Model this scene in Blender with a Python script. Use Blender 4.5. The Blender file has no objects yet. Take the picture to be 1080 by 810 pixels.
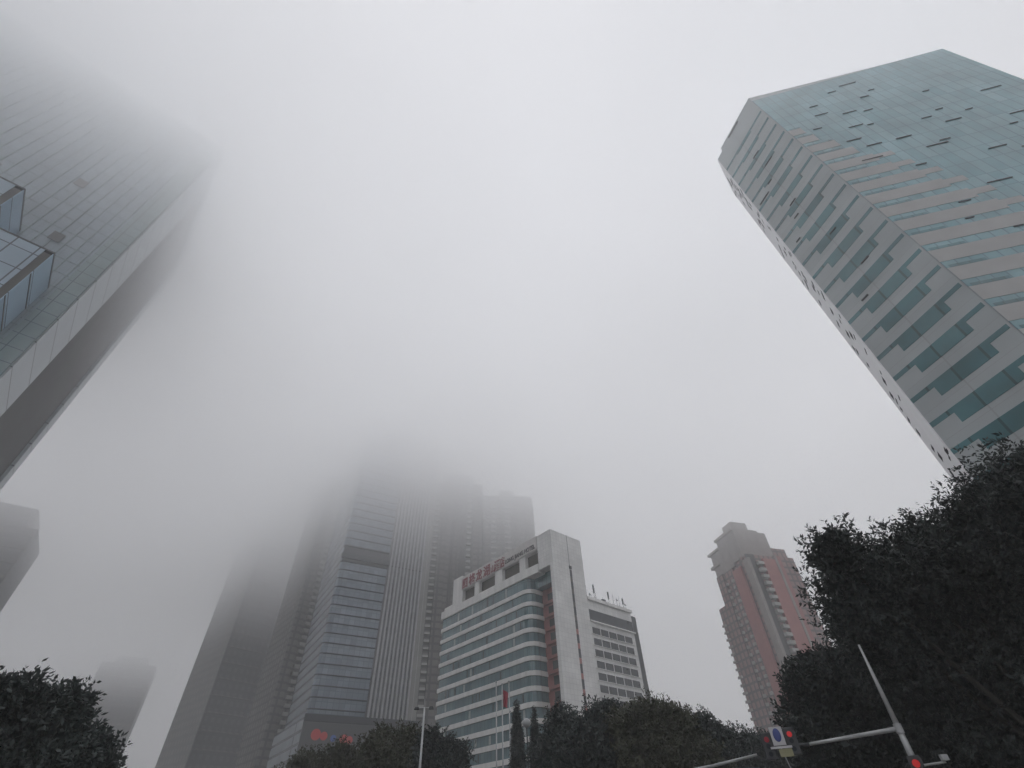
import bpy, bmesh, math, random
import numpy as np
from mathutils import Vector, Matrix
R = math.radians
random.seed(7)
scene = bpy.context.scene
COL = scene.collection

# ------------------------------------------------------------------ camera
EYE = 1.5
PITCH, ROLL, FOCAL = R(43.996), R(-2.119), 515.0 / 1080.0
fw = Vector((0, math.cos(PITCH), math.sin(PITCH)))
ri = Vector((1, 0, 0))
up = ri.cross(fw)
ri2 = math.cos(ROLL) * ri + math.sin(ROLL) * up
up2 = -math.sin(ROLL) * ri + math.cos(ROLL) * up
cam_data = bpy.data.cameras.new('camera')
cam = bpy.data.objects.new('camera', cam_data)
COL.objects.link(cam)
cam_data.sensor_fit = 'HORIZONTAL'
cam_data.sensor_width = 36.0
cam_data.lens = 36.0 * FOCAL
cam_data.clip_start = 0.1
cam_data.clip_end = 6000
M = Matrix((ri2, up2, -fw)).transposed().to_4x4()
M.translation = (0, 0, EYE)
cam.matrix_world = M
scene.camera = cam

# ------------------------------------------------------------------ daylight
SUN_EL, SUN_AZ = R(66), R(185)
world = bpy.data.worlds.new('World')
scene.world = world
world.use_nodes = True
wn, wl = world.node_tree.nodes, world.node_tree.links
wn.clear()
sky = wn.new('ShaderNodeTexSky')
sky.sky_type = 'NISHITA'
sky.sun_disc = False
sky.sun_elevation = SUN_EL
sky.sun_rotation = SUN_AZ
sky.dust_density = 6.0
sky.air_density = 1.0
hs = wn.new('ShaderNodeHueSaturation')
hs.inputs['Saturation'].default_value = 0.34
bg = wn.new('ShaderNodeBackground')
bg.inputs['Strength'].default_value = 0.15
wo = wn.new('ShaderNodeOutputWorld')
wl.new(sky.outputs[0], hs.inputs['Color'])
wl.new(hs.outputs[0], bg.inputs['Color'])
wl.new(bg.outputs[0], wo.inputs[0])

sd = bpy.data.lights.new('sun', 'SUN')
sd.energy = 1.5
sd.angle = R(30)
sd.color = (1.0, 0.98, 0.95)
sun = bpy.data.objects.new('sun', sd)
COL.objects.link(sun)
sdir = Vector((math.sin(SUN_AZ) * math.cos(SUN_EL), math.cos(SUN_AZ) * math.cos(SUN_EL), math.sin(SUN_EL)))
sun.rotation_euler = sdir.to_track_quat('Z', 'Y').to_euler()
sun.location = sdir * 300

scene.view_settings.view_transform = 'Standard'
scene.view_settings.look = 'None'
scene.view_settings.gamma = 1
scene.view_settings.exposure = 0.88
scene.render.engine = 'CYCLES'
scene.cycles.use_denoising = True
scene.cycles.volume_bounces = 10
scene.cycles.max_bounces = 12
scene.cycles.diffuse_bounces = 2
scene.cycles.glossy_bounces = 2
scene.cycles.transmission_bounces = 2
scene.cycles.volume_step_rate = 0.12
scene.cycles.volume_max_steps = 256


# ------------------------------------------------------------------ air
def vol_mat(name, density, ramp=None):
    m = bpy.data.materials.new(name)
    m.use_nodes = True
    n, l = m.node_tree.nodes, m.node_tree.links
    n.clear()
    out = n.new('ShaderNodeOutputMaterial')
    pv = n.new('ShaderNodeVolumePrincipled')
    pv.inputs['Color'].default_value = (0.985, 0.99, 1.0, 1)
    pv.inputs['Density'].default_value = density
    pv.inputs['Anisotropy'].default_value = 0.0
    l.new(pv.outputs[0], out.inputs['Volume'])
    if ramp:
        z0, z1, wob = ramp
        tc = n.new('ShaderNodeNewGeometry')
        sx = n.new('ShaderNodeSeparateXYZ')
        l.new(tc.outputs['Position'], sx.inputs[0])
        no = n.new('ShaderNodeTexNoise')
        no.inputs['Scale'].default_value = 0.012
        no.inputs['Detail'].default_value = 3.0
        l.new(tc.outputs['Position'], no.inputs['Vector'])
        ma = n.new('ShaderNodeMath'); ma.operation = 'MULTIPLY_ADD'
        l.new(no.outputs['Fac'], ma.inputs[0])
        ma.inputs[1].default_value = wob
        # the cloud base hangs lower in the south-west, higher in the north-east
        tl = n.new('ShaderNodeVectorMath'); tl.operation = 'DOT_PRODUCT'
        l.new(tc.outputs['Position'], tl.inputs[0])
        tl.inputs[1].default_value = (-0.03, 0.0, 0.0)
        of = n.new('ShaderNodeMath'); of.operation = 'ADD'
        l.new(tl.outputs['Value'], of.inputs[0]); of.inputs[1].default_value = 5.0
        cm = n.new('ShaderNodeClamp')
        cm.inputs['Min'].default_value = -7; cm.inputs['Max'].default_value = 9
        l.new(of.outputs[0], cm.inputs['Value'])
        a2 = n.new('ShaderNodeMath'); a2.operation = 'ADD'
        l.new(cm.outputs[0], a2.inputs[0]); l.new(sx.outputs['Z'], a2.inputs[1])
        l.new(a2.outputs[0], ma.inputs[2])
        mr = n.new('ShaderNodeMapRange')
        mr.interpolation_type = 'SMOOTHSTEP'
        l.new(ma.outputs[0], mr.inputs['Value'])
        mr.inputs['From Min'].default_value = z0 + wob * 0.5
        mr.inputs['From Max'].default_value = z1 + wob * 0.5
        mr.inputs['To Min'].default_value = 0
        mr.inputs['To Max'].default_value = density
        l.new(mr.outputs[0], pv.inputs['Density'])
    return m


HAZE_DENSITY = 0.0012
CLOUD_DENSITY = 0.050
CLOUD_BASE, CLOUD_FULL, CLOUD_TOP = 82.0, 180.0, 160.0


# ------------------------------------------------------------------ helpers
def polar(az, d, z=0.0):
    """a point at compass azimuth az (degrees from +Y) and distance d from the tripod"""
    a = R(az)
    return Vector((math.sin(a) * d, math.cos(a) * d, z))


def tag(o, label=None, cat=None, group=None, kind=None):
    if label: o['label'] = label
    if cat: o['category'] = cat
    if group: o['group'] = group
    if kind: o['kind'] = kind
    return o


def thing(name, label, cat, loc=(0, 0, 0), xaz=90.0, group=None):
    """Empty at the base of a thing; its local X points to azimuth xaz"""
    o = bpy.data.objects.new(name, None)
    o.empty_display_size = 1
    COL.objects.link(o)
    o.location = loc
    o.rotation_euler = (0, 0, R(90.0 - xaz))
    return tag(o, label, cat, group)


class MB:
    def __init__(self):
        self.v, self.f = [], []

    def box(self, x0, x1, y0, y1, z0, z1):
        b = len(self.v)
        self.v += [(x0, y0, z0), (x1, y0, z0), (x1, y1, z0), (x0, y1, z0),
                   (x0, y0, z1), (x1, y0, z1), (x1, y1, z1), (x0, y1, z1)]
        self.f += [tuple(b + i for i in q) for q in
                   ((0, 3, 2, 1), (4, 5, 6, 7), (0, 1, 5, 4), (1, 2, 6, 5), (2, 3, 7, 6), (3, 0, 4, 7))]
        return self

    def prism(self, poly, z0, z1, scale_top=1.0):
        b, n = len(self.v), len(poly)
        cx = sum(p[0] for p in poly) / n
        cy = sum(p[1] for p in poly) / n
        self.v += [(p[0], p[1], z0) for p in poly]
        self.v += [(cx + (p[0] - cx) * scale_top, cy + (p[1] - cy) * scale_top, z1) for p in poly]
        self.f.append(tuple(b + i for i in reversed(range(n))))
        self.f.append(tuple(b + n + i for i in range(n)))
        for i in range(n):
            j = (i + 1) % n
            self.f.append((b + i, b + j, b + n + j, b + n + i))
        return self

    def tube(self, p0, p1, r0, r1=None, n=10):
        r1 = r0 if r1 is None else r1
        p0, p1 = Vector(p0), Vector(p1)
        d = (p1 - p0).normalized()
        a = d.orthogonal().normalized()
        c = d.cross(a)
        b = len(self.v)
        for p, r in ((p0, r0), (p1, r1)):
            for i in range(n):
                t = 2 * math.pi * i / n
                self.v.append(tuple(p + a * math.cos(t) * r + c * math.sin(t) * r))
        self.f.append(tuple(b + i for i in reversed(range(n))))
        self.f.append(tuple(b + n + i for i in range(n)))
        for i in range(n):
            j = (i + 1) % n
            self.f.append((b + i, b + j, b + n + j, b + n + i))
        return self

    def chain(self, pts, radii, n=10):
        for i in range(len(pts) - 1):
            self.tube(pts[i], pts[i + 1], radii[i], radii[i + 1], n)
        return self

    def ball(self, c, r, nu=12, nv=8, sq=(1, 1, 1)):
        b = len(self.v)
        for j in range(nv + 1):
            th = math.pi * j / nv
            for i in range(nu):
                ph = 2 * math.pi * i / nu
                self.v.append((c[0] + r * sq[0] * math.sin(th) * math.cos(ph),
                               c[1] + r * sq[1] * math.sin(th) * math.sin(ph), c[2] + r * sq[2] * math.cos(th)))
        for j in range(nv):
            for i in range(nu):
                k = (i + 1) % nu
                self.f.append((b + j * nu + i, b + (j + 1) * nu + i, b + (j + 1) * nu + k, b + j * nu + k))
        return self

    def build(self, name, mat, parent=None, smooth=False, bevel=0.0):
        me = bpy.data.meshes.new(name)
        me.from_pydata(self.v, [], self.f)
        bm = bmesh.new()
        bm.from_mesh(me)
        bmesh.ops.recalc_face_normals(bm, faces=bm.faces)
        bm.to_mesh(me)
        bm.free()
        me.materials.append(mat)
        if smooth:
            me.polygons.foreach_set('use_smooth', [True] * len(me.polygons))
        o = bpy.data.objects.new(name, me)
        COL.objects.link(o)
        if parent: o.parent = parent
        if bevel:
            md = o.modifiers.new('bevel', 'BEVEL')
            md.width = bevel
            md.segments = 2
        return o


def pr(m):
    return m.node_tree.nodes['Principled BSDF']


def mat(name, col, rough=0.7, metal=0.0, spec=0.5, var=0.0, vscale=1.0, streak=False, emit=None, bump=0.0):
    m = bpy.data.materials.new(name)
    m.use_nodes = True
    n, l = m.node_tree.nodes, m.node_tree.links
    p = pr(m)
    p.inputs['Base Color'].default_value = (*col, 1)
    p.inputs['Roughness'].default_value = rough
    p.inputs['Metallic'].default_value = metal
    p.inputs['Specular IOR Level'].default_value = spec
    tc = n.new('ShaderNodeTexCoord')
    if var > 0:
        mp = n.new('ShaderNodeMapping')
        if streak:
            mp.inputs['Scale'].default_value = (1, 1, 0.06)
        l.new(tc.outputs['Object'], mp.inputs['Vector'])
        no = n.new('ShaderNodeTexNoise')
        no.inputs['Scale'].default_value = vscale
        no.inputs['Detail'].default_value = 5
        l.new(mp.outputs[0], no.inputs['Vector'])
        cr = n.new('ShaderNodeMapRange')
        cr.inputs['From Min'].default_value = 0.3
        cr.inputs['From Max'].default_value = 0.7
        cr.inputs['To Min'].default_value = 1 - var
        cr.inputs['To Max'].default_value = 1 + var * 0.6
        l.new(no.outputs['Fac'], cr.inputs['Value'])
        mx = n.new('ShaderNodeVectorMath')
        mx.operation = 'SCALE'
        mx.inputs[0].default_value = col
        l.new(cr.outputs[0], mx.inputs['Scale'])
        l.new(mx.outputs[0], p.inputs['Base Color'])
        if bump:
            bp = n.new('ShaderNodeBump')
            bp.inputs['Strength'].default_value = bump
            l.new(no.outputs['Fac'], bp.inputs['Height'])
            l.new(bp.outputs[0], p.inputs['Normal'])
    if emit:
        p.inputs['Emission Color'].default_value = (*emit[0], 1)
        p.inputs['Emission Strength'].default_value = emit[1]
    return m


def panels(name, c1, c2, joint, w, h, joint_w=0.06, rough=0.4, metal=0.0, spec=0.5, offset=0.0, bias=0.0, zoff=0.0,
           var=0.12, wav=0.0):
    """rectangular panes or panels in the building's own grid: each pane has its own tone, with joints between"""
    m = bpy.data.materials.new(name)
    m.use_nodes = True
    n, l = m.node_tree.nodes, m.node_tree.links
    p = pr(m)
    tc = n.new('ShaderNodeTexCoord')
    sx = n.new('ShaderNodeSeparateXYZ')
    l.new(tc.outputs['Object'], sx.inputs[0])
    ad = n.new('ShaderNodeMath'); ad.operation = 'ADD'
    l.new(sx.outputs[0], ad.inputs[0]); l.new(sx.outputs[1], ad.inputs[1])
    az = n.new('ShaderNodeMath'); az.operation = 'ADD'
    l.new(sx.outputs[2], az.inputs[0]); az.inputs[1].default_value = zoff
    cx = n.new('ShaderNodeCombineXYZ')
    l.new(ad.outputs[0], cx.inputs[0]); l.new(az.outputs[0], cx.inputs[1])
    br = n.new('ShaderNodeTexBrick')
    br.offset = offset
    br.squash = 1.0
    br.inputs['Color1'].default_value = (*c1, 1)
    br.inputs['Color2'].default_value = (*c2, 1)
    br.inputs['Mortar'].default_value = (*joint, 1)
    br.inputs['Scale'].default_value = 1.0
    br.inputs['Mortar Size'].default_value = joint_w
    br.inputs['Mortar Smooth'].default_value = 0.1
    br.inputs['Bias'].default_value = bias
    br.inputs['Brick Width'].default_value = w
    br.inputs['Row Height'].default_value = h
    l.new(cx.outputs[0], br.inputs['Vector'])
    no = n.new('ShaderNodeTexNoise')
    no.inputs['Scale'].default_value = 0.16
    no.inputs['Detail'].default_value = 6
    l.new(tc.outputs['Object'], no.inputs['Vector'])
    cr = n.new('ShaderNodeMapRange')
    cr.inputs['From Min'].default_value = 0.3
    cr.inputs['From Max'].default_value = 0.7
    cr.inputs['To Min'].default_value = 1 - var
    cr.inputs['To Max'].default_value = 1 + var
    l.new(no.outputs['Fac'], cr.inputs['Value'])
    sc = n.new('ShaderNodeVectorMath'); sc.operation = 'SCALE'
    l.new(br.outputs['Color'], sc.inputs[0]); l.new(cr.outputs[0], sc.inputs['Scale'])
    l.new(sc.outputs[0], p.inputs['Base Color'])
    p.inputs['Roughness'].default_value = rough
    p.inputs['Metallic'].default_value = metal
    p.inputs['Specular IOR Level'].default_value = spec
    if wav:
        n2 = n.new('ShaderNodeTexNoise')
        n2.inputs['Scale'].default_value = 0.35
        n2.inputs['Detail'].default_value = 1
        l.new(tc.outputs['Object'], n2.inputs['Vector'])
        bp = n.new('ShaderNodeBump')
        bp.inputs['Strength'].default_value = wav
        l.new(n2.outputs['Fac'], bp.inputs['Height'])
        l.new(bp.outputs[0], p.inputs['Normal'])
    return m


# ------------------------------------------------------------------ materials
m_asphalt = mat('asphalt', (0.05, 0.05, 0.052), 0.85, var=0.3, vscale=2.0)
m_paving = panels('paving', (0.24, 0.22, 0.2), (0.3, 0.28, 0.26), (0.12, 0.12, 0.11), 0.6, 0.3, 0.01, 0.85, offset=0.5)
m_soil = mat('soil', (0.17, 0.165, 0.15), 0.95, var=0.4, vscale=0.3)
m_kerb = mat('kerb', (0.35, 0.34, 0.33), 0.8, var=0.2, vscale=1.5)
m_paint = mat('road_paint', (0.75, 0.75, 0.73), 0.7, var=0.15, vscale=3)
m_white = mat('white_render', (0.76, 0.755, 0.74), 0.7, var=0.13, vscale=0.5, streak=True)
m_white_tile = panels('white_tile', (0.66, 0.66, 0.655), (0.72, 0.72, 0.71), (0.52, 0.52, 0.52), 1.2, 1.2, 0.035, 0.5)
m_signwall = mat('sign_wall', (0.60, 0.58, 0.57), 0.6, var=0.08, vscale=0.6)
m_hotelglass = panels('hotel_glass', (0.07, 0.15, 0.175), (0.12, 0.21, 0.23), (0.03, 0.045, 0.05), 1.6, 3.612, 0.05, 0.12,
                      spec=0.9, var=0.25)
m_dark = mat('dark_glass', (0.03, 0.035, 0.045), 0.15, spec=0.6, var=0.3, vscale=0.5)
m_brown = mat('brown_louvre', (0.07, 0.062, 0.05), 0.7, var=0.2, vscale=1)
m_red = mat('red_tile', (0.33, 0.12, 0.11), 0.7, var=0.15, vscale=0.8)
m_signred = mat('sign_red', (0.24, 0.035, 0.05), 0.5)
m_signdark = mat('sign_dark', (0.06, 0.05, 0.06), 0.5)
m_metal = mat('galvanised_metal', (0.42, 0.43, 0.44), 0.5, metal=0.3, var=0.1, vscale=2)
m_darkmetal = mat('dark_metal', (0.05, 0.055, 0.06), 0.5, var=0.1, vscale=2)
m_bark = mat('bark', (0.03, 0.027, 0.023), 0.9, var=0.4, vscale=6, bump=0.4)


def leaf_mat(name, c, var=0.4, scale=0.5):
    m = mat(name, c, 0.55, var=var, vscale=scale, spec=0.3)
    return m


m_leaf_dark = leaf_mat('leaf_dark', (0.036, 0.046, 0.044))
m_leaf_olive = leaf_mat('leaf_olive', (0.058, 0.062, 0.04))
m_leaf_cool = leaf_mat('leaf_cool', (0.038, 0.05, 0.047))

# ------------------------------------------------------------------ ground
def sheet(name, x0, x1, y0, y1, z, m):
    b = MB()
    b.v = [(x0, y0, z), (x1, y0, z), (x1, y1, z), (x0, y1, z)]
    b.f = [(0, 1, 2, 3)]
    return tag(b.build(name, m), kind='structure')


sheet('ground', -1200, 1200, -1200, 1200, 0.0, m_soil)
sheet('road', -400, 400, 2.0, 16.0, 0.004, m_asphalt)
for i, yy in enumerate((5.4, 12.4)):
    mk = MB()
    for k in range(-30, 31):
        mk.box(k * 6.0, k * 6.0 + 3.0, yy, yy + 0.15, 0.0085, 0.012)
    tag(mk.build('lane_marking', m_paint), kind='structure')
mk = MB().box(-180, 180, 8.9, 9.05, 0.0085, 0.012)
mk.box(-180, 180, 9.2, 9.35, 0.0085, 0.012)
tag(mk.build('centre_marking', m_paint), kind='structure')
tag(MB().box(-400, 400, -4.0, 1.85, 0.01, 0.13).build('pavement', m_paving), kind='structure')
tag(MB().box(-400, 400, 1.852, 2.0, 0.01, 0.14).build('kerb', m_kerb), kind='structure')
tag(MB().box(-400, 400, 16.15, 26.0, 0.01, 0.13).build('pavement', m_paving), kind='structure')
tag(MB().box(-400, 400, 16.0, 16.148, 0.01, 0.14).build('kerb', m_kerb), kind='structure')

# ================================================================== HOTEL
HD = 140.0
hotel = thing('hotel_building',
              'white hotel with teal glass bands, tall corner slab and red lettering at the roof',
              'hotel', polar(4.1, HD), 138.5)
u = HD


def Z(h): return h * u + EYE


GX0, GX1 = -56.6, -10.9          # glazed wing along the street side
Ztop = Z(0.434)
foot = [(GX0, 25), (GX0, 0), (-13.4, 0), (-12.2, 0.35), (-11.3, 1.2), (-10.9, 2.4), (-10.9, 25)]
MB().prism([(GX0 + .3, 24.7), (GX0 + .3, 0.5), (-13.3, 0.5), (-12.4, 0.8), (-11.7, 1.5), (-11.4, 2.6), (-11.4, 24.7)], 0, Ztop - 0.3).build('core_wall', m_darkmetal, hotel)
FL = 0.0258 * u
bands = [Z(0.407) - i * FL for i in range(16)]        # centres of the white spandrels
edges = [Z(0.434)] + bands


def hp(poly, z0, z1): return MB().prism(poly, z0, z1)


def grow(g):
    return [(GX0 - g, 25), (GX0 - g, -g), (-13.4 + g * .2, -g), (-12.2 + g * .5, 0.35 - g * .85), (-11.3 + g * .8, 1.2 - g * .6), (-10.9 + g, 2.4), (-10.9 + g, 25)]


SP = 0.58
m_curtain = mat('curtain', (0.34, 0.38, 0.38), 0.8)
for i, zc in enumerate(bands):
    if zc < 1.5: break
    hp(grow(0.35), zc - SP, zc + SP).build('spandrel_band', m_white, hotel)
    ztop = (bands[i - 1] - SP) if i else Z(0.434)
    wb = hp(grow(0.0), zc + SP, ztop).build('window_band', m_hotelglass, hotel)
    # sashes, curtains and open lights that stand out from the glass
    rnd = random.Random(40 + i)
    for k in range(5):
        xw = -54 + rnd.randrange(0, 25) * 1.6
        kind = rnd.random()
        wpar = MB().box(xw + .1, xw + (0.6 if kind < .55 else 0.9), -0.06, 0.05, zc + SP + 0.25, ztop - 0.3)
        wpar.build('open_window' if kind < .55 else 'curtained_window',
                   m_dark if kind < .6 else m_curtain, wb)
# white eaves, sign storey and its openings
MB().prism([(GX0-.55,12),(GX0-.55,-.55),(-13.3,-.55),(-6.12,-.3),(-6.12,12)], Z(0.434), Z(0.452)).build('cornice', m_white, hotel)
MB().box(-56.6, -51.6, 0.3, 11.9, Z(0.4521), Z(0.462)).build('roof_parapet', m_white, hotel)
sb = MB()
xs_open = [(-45.6, -38.6), (-36.0, -27.4), (-23.6, -15.0), (-12.2, -6.3)]
sb.box(-51.6, -46.4, 0.2, 11, Z(0.452), Z(0.523))
sb.box(-46.4, -6.1, 1.6, 11, Z(0.452), Z(0.484))
px = -46.4
for a, b in xs_open:
    if a > px: sb.box(px, a, 0.2, 1.6, Z(0.452), Z(0.484))
    px = b
sb.box(-46.4, -6.1, 0.2, 11, Z(0.484), Z(0.5145))
sb.build('sign_storey', m_white, hotel)
for a, b in xs_open:
    MB().box(a, b, 1.45, 1.58, Z(0.4525), Z(0.4835)).build('louvre_opening', m_brown, hotel)
sp = MB().box(-46.3, -6.3, -0.05, 0.19, Z(0.4855), Z(0.5165)).build('sign_panel', m_signwall, hotel)


def text(body, name, m, parent, x, z, size, stretch=1.0, y=-0.14):
    c = bpy.data.curves.new(name, 'FONT')
    c.body = body
    c.size = size
    c.extrude = 0.06
    c.offset = size * 0.02
    c.materials.append(m)
    tmp = bpy.data.objects.new('lettering_curve', c)
    COL.objects.link(tmp)
    bpy.context.view_layer.update()
    me = bpy.data.meshes.new_from_object(tmp.evaluated_get(bpy.context.evaluated_depsgraph_get()))
    bpy.data.objects.remove(tmp)
    if not me.materials: me.materials.append(m)
    o = bpy.data.objects.new(name, me)
    COL.objects.link(o)
    o.parent = parent
    o.rotation_euler = (R(90), 0, 0)
    o.location = (x, y, z)
    o.scale = (stretch, 1, 1)
    return o


zt = Z(0.4865)
for ch, x, s, st in (('國', -45.6, 3.6, .95), ('格', -41.6, 3.9, .95), ('龙', -37.6, 3.9, .95), ('湖', -33.4, 3.9, 1.0), ('山', -29.4, 2.6, .9),
                     ('酒', -28.0 + .6, 3.7, .85), ('店', -24.2, 3.7, .62)):
    text(ch, 'sign_character', m_signred, hotel, x, zt + .3, s, st)
text('LONG JIANG HOTEL', 'sign_lettering', m_signdark, hotel, -21.7, zt + .55, 1.9, 0.83)

# white corner slab
sl = MB()
sl.box(-1.2, 0, 0, 13.2, 0, Z(0.438))
sl.box(-6.1, 0, 0, 13.2, Z(0.438), Z(0.5155))
sl.build('corner_slab', m_white_tile, hotel)
MB().box(-0.05, 0.02, 6.95, 7.1, Z(0.44), Z(0.513)).build('joint_groove', m_darkmetal, hotel)
MB().box(-0.3, 0.25, 6.7, 7.7, Z(0.4385), Z(0.445)).build('slot_hood', m_darkmetal, hotel)
z = Z(0.4375)
k = 0
while z > 3:
    MB().box(-0.1, 0.04, 6.85, 7.75, z - FL * .62, z).build('slot_window', m_dark, hotel)
    MB().box(-0.1, 0.03, 6.85, 7.75, z - FL + .02, z - FL * .62 - .02).build('slot_panel', m_red if k > 3 else m_brown, hotel)
    z -= FL
    k += 1
# recess with red wall
MB().box(-11.2, -0.4, 5.3, 6.2, 0, Z(0.437)).build('red_wall', m_red, hotel)
MB().box(-10.9, -1.2, 2.6, 5.28, Z(0.412), Z(0.437)).build('recess_glazing', m_hotelglass, hotel)
for i, zc in enumerate(bands):
    if zc < 3: break
    if i == 0: continue
    MB().box(-8.4, -2.0, 5.15, 5.29, zc + .45, zc + FL - 0.9).build('recess_window', m_dark, hotel)
    MB().box(-9.6, -1.3, 4.3, 5.28, zc - .35, zc + .35).build('red_balcony', m_red, hotel)

# annex on the right
AZt = Z(0.385)
an = MB()
an.box(-22, -0.25, 13.2, 33.0, 0, AZt)
an.build('annex_wall', m_white_tile, hotel)
MB().box(-22, -0.6, 33.0, 35.6, 0, AZt - 0.6).build('annex_side', m_darkmetal, hotel)
MB().box(-22.2, 0.25, 13.3, 33.4, AZt, AZt + 0.9).build('annex_parapet', m_white, hotel)
MB().box(-0.3, -0.22, 13.5, 32.9, Z(0.344), Z(0.366)).build('annex_window_band', m_dark, hotel)
MB().box(-0.3, 0.25, 13.3, 33.3, Z(0.3415), Z(0.344)).build('annex_sill', m_white, hotel)
for r in range(9):
    zt_ = Z(0.3315 - r * 0.0206)
    if zt_ < 3: break
    for c in range(5):
        y0 = 14.0 + c * 3.55
        w = MB().box(-0.3, -0.2, y0, y0 + 3.2, zt_ - 1.8, zt_).build('annex_window', m_dark, hotel)
        for q in (1.0, 2.1):
            MB().box(-0.22, -0.17, y0 + q, y0 + q + .08, zt_ - 1.79, zt_ - .01).build('mullion', m_darkmetal, w)
    MB().box(-0.3, 0.0, 13.4, 32.0, zt_ - 2.0, zt_ - 1.83).build('annex_ledge', m_white, hotel)
HM = hotel.matrix_basis if False else Matrix.Translation(hotel.location) @ Matrix.Rotation(hotel.rotation_euler.z, 4, 'Z')
# roof antennas stand on the annex
ants = [(13.9, 2.4, 'pole'), (15.4, 1.4, 'dish'), (17.6, 3.6, 'panel'), (18.2, 2.0, 'pole'), (21.4, 1.2, 'box'), (24.2, 3.0, 'panel'),
        (26.4, 2.0, 'pole'), (28.0, 2.6, 'dish'), (29.2, 2.0, 'pole'), (31.0, 2.6, 'panel'), (31.8, 1.8, 'dish')]
lab = ['whip antenna nearest the tall white slab on the annex roof',
       'low dish antenna, second from the tall white slab on the annex roof',
       'tallest panel antenna on the annex roof, near the white slab',
       'whip antenna right behind the tallest panel antenna on the annex roof',
       'squat dark equipment box with a short mast on the annex roof',
       'panel antenna in the middle of the annex roof, just past the dark box',
       'whip antenna between the middle panel antenna and the next dish on the annex roof',
       'taller dish antenna right of the middle of the annex roof edge',
       'whip antenna between the two right-hand dishes on the annex roof',
       'panel antenna nearest the right-hand corner of the annex roof',
       'dish antenna at the very right-hand corner of the annex roof']
for (y, h, kd), lb in zip(ants, lab):
    p = HM @ Vector((-0.9, y, AZt + 0.9))
    t = thing('roof_antenna', lb, 'antenna', p, 138.5, 'antennas on the annex roof')
    h *= 1.3
    MB().tube((0, 0, 0), (0, 0, h), 0.09, 0.06, 6).build('mast', m_metal, t)
    if kd == 'panel':
        MB().box(-0.12, 0.12, -0.22, 0.22, h * .45, h).build('antenna_panel', m_darkmetal, t)
    elif kd == 'dish':
        MB().tube((0, 0, h * .6), (0.2, 0, h * .65), 0.1, 0.42, 12).build('dish', m_darkmetal, t)
    elif kd == 'box':
        MB().box(-0.5, 0.5, -0.7, 0.7, 0, 0.9).build('cabinet', m_darkmetal, t)
    else:
        MB().tube((0, 0, h), (0, 0, h + 1.2), 0.05, 0.03, 5).build('whip', m_darkmetal, t)

# ================================================================== RIGHT TOWER
F0 = polar(56.3, 60.0)
dL = polar(-16.7, 1.0)
dR = polar(103.1, 1.0)
FOLD = F0 + dL * -1.0
LC = F0.copy()
d3 = polar(37.0, 1.0)


def ray_len(p, d, az):
    a = R(az)
    # p + s d has azimuth az
    t = math.tan(a)
    return (p.y * t - p.x) / (d.x - d.y * t)


LC = F0 + dL * ray_len(F0, dL, 46.85)      # left front corner
L3 = ray_len(LC, d3, 45.58)
RC = F0 + dR * 34.9
RT_H = 111.0
rt = thing('glass_tower', 'tall tower at right with stepped teal window strips, its roofline clear of the fog',
           'tower', FOLD, 103.1)
RI = (Matrix.Translation(FOLD) @ Matrix.Rotation(R(90 - 103.1), 4, 'Z')).inverted()


def loc(p):
    q = RI @ Vector((p.x, p.y, 0))
    return (q.x, q.y)


W3 = LC + d3 * L3
BK = W3 + polar(103.1, 1) * 22
BR = RC + polar(13.1, 1) * 34
m_clad = panels('grey_cladding', (0.41, 0.45, 0.46), (0.45, 0.485, 0.495), (0.36, 0.38, 0.39), 2.4, 3.63, 0.03, 0.33, spec=0.7, var=0.08)
m_teal = panels('teal_glass', (0.05, 0.155, 0.175), (0.09, 0.22, 0.24), (0.035, 0.09, 0.10), 1.2, 3.63, 0.05, 0.12, spec=0.9, var=0.3)
m_blue = panels('blue_glass', (0.14, 0.30, 0.345), (0.205, 0.375, 0.42), (0.10, 0.20, 0.235), 1.45, 3.63, 0.07, 0.16, spec=0.9, var=0.2, wav=0.15)
m_brownclad = mat('warm_cladding', (0.40, 0.405, 0.405), 0.4, spec=0.6, var=0.08, vscale=0.4)
m_alum = mat('white_aluminium', (0.86, 0.86, 0.88), 0.4, var=0.05, vscale=0.4)
poly = [loc(p) for p in (LC, FOLD, RC, BR, BK, W3)]
MB().prism(poly, 0, RT_H - 1.2).build('wall', m_clad, rt)
# parapet, with its notch at the west end
NC = LC - dL * 1.9
pp = [loc(p) for p in (NC, FOLD, RC, BR, BK, NC + d3 * L3)]
MB().prism(pp, RT_H - 1.2, RT_H).build('parapet', m_clad, rt)
lx, ly = loc(LC)
fl_dir = (Vector((lx, ly)) / Vector((lx, ly)).length)
FLN = Vector((-fl_dir.y, fl_dir.x))
if FLN.dot(Vector((1, 1))) > 0: FLN = -FLN
LEN = Vector((lx, ly)).length


def left_face(b, s0, s1, z0, z1, out):
    """box on the chamfer face; s measured from the fold towards the left corner"""
    a = fl_dir * s0; c = fl_dir * s1
    q = [a + FLN * -0.05, c + FLN * -0.05, c + FLN * out, a + FLN * out]
    b.prism([(v.x, v.y) for v in q], z0, z1)
    return b


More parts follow.
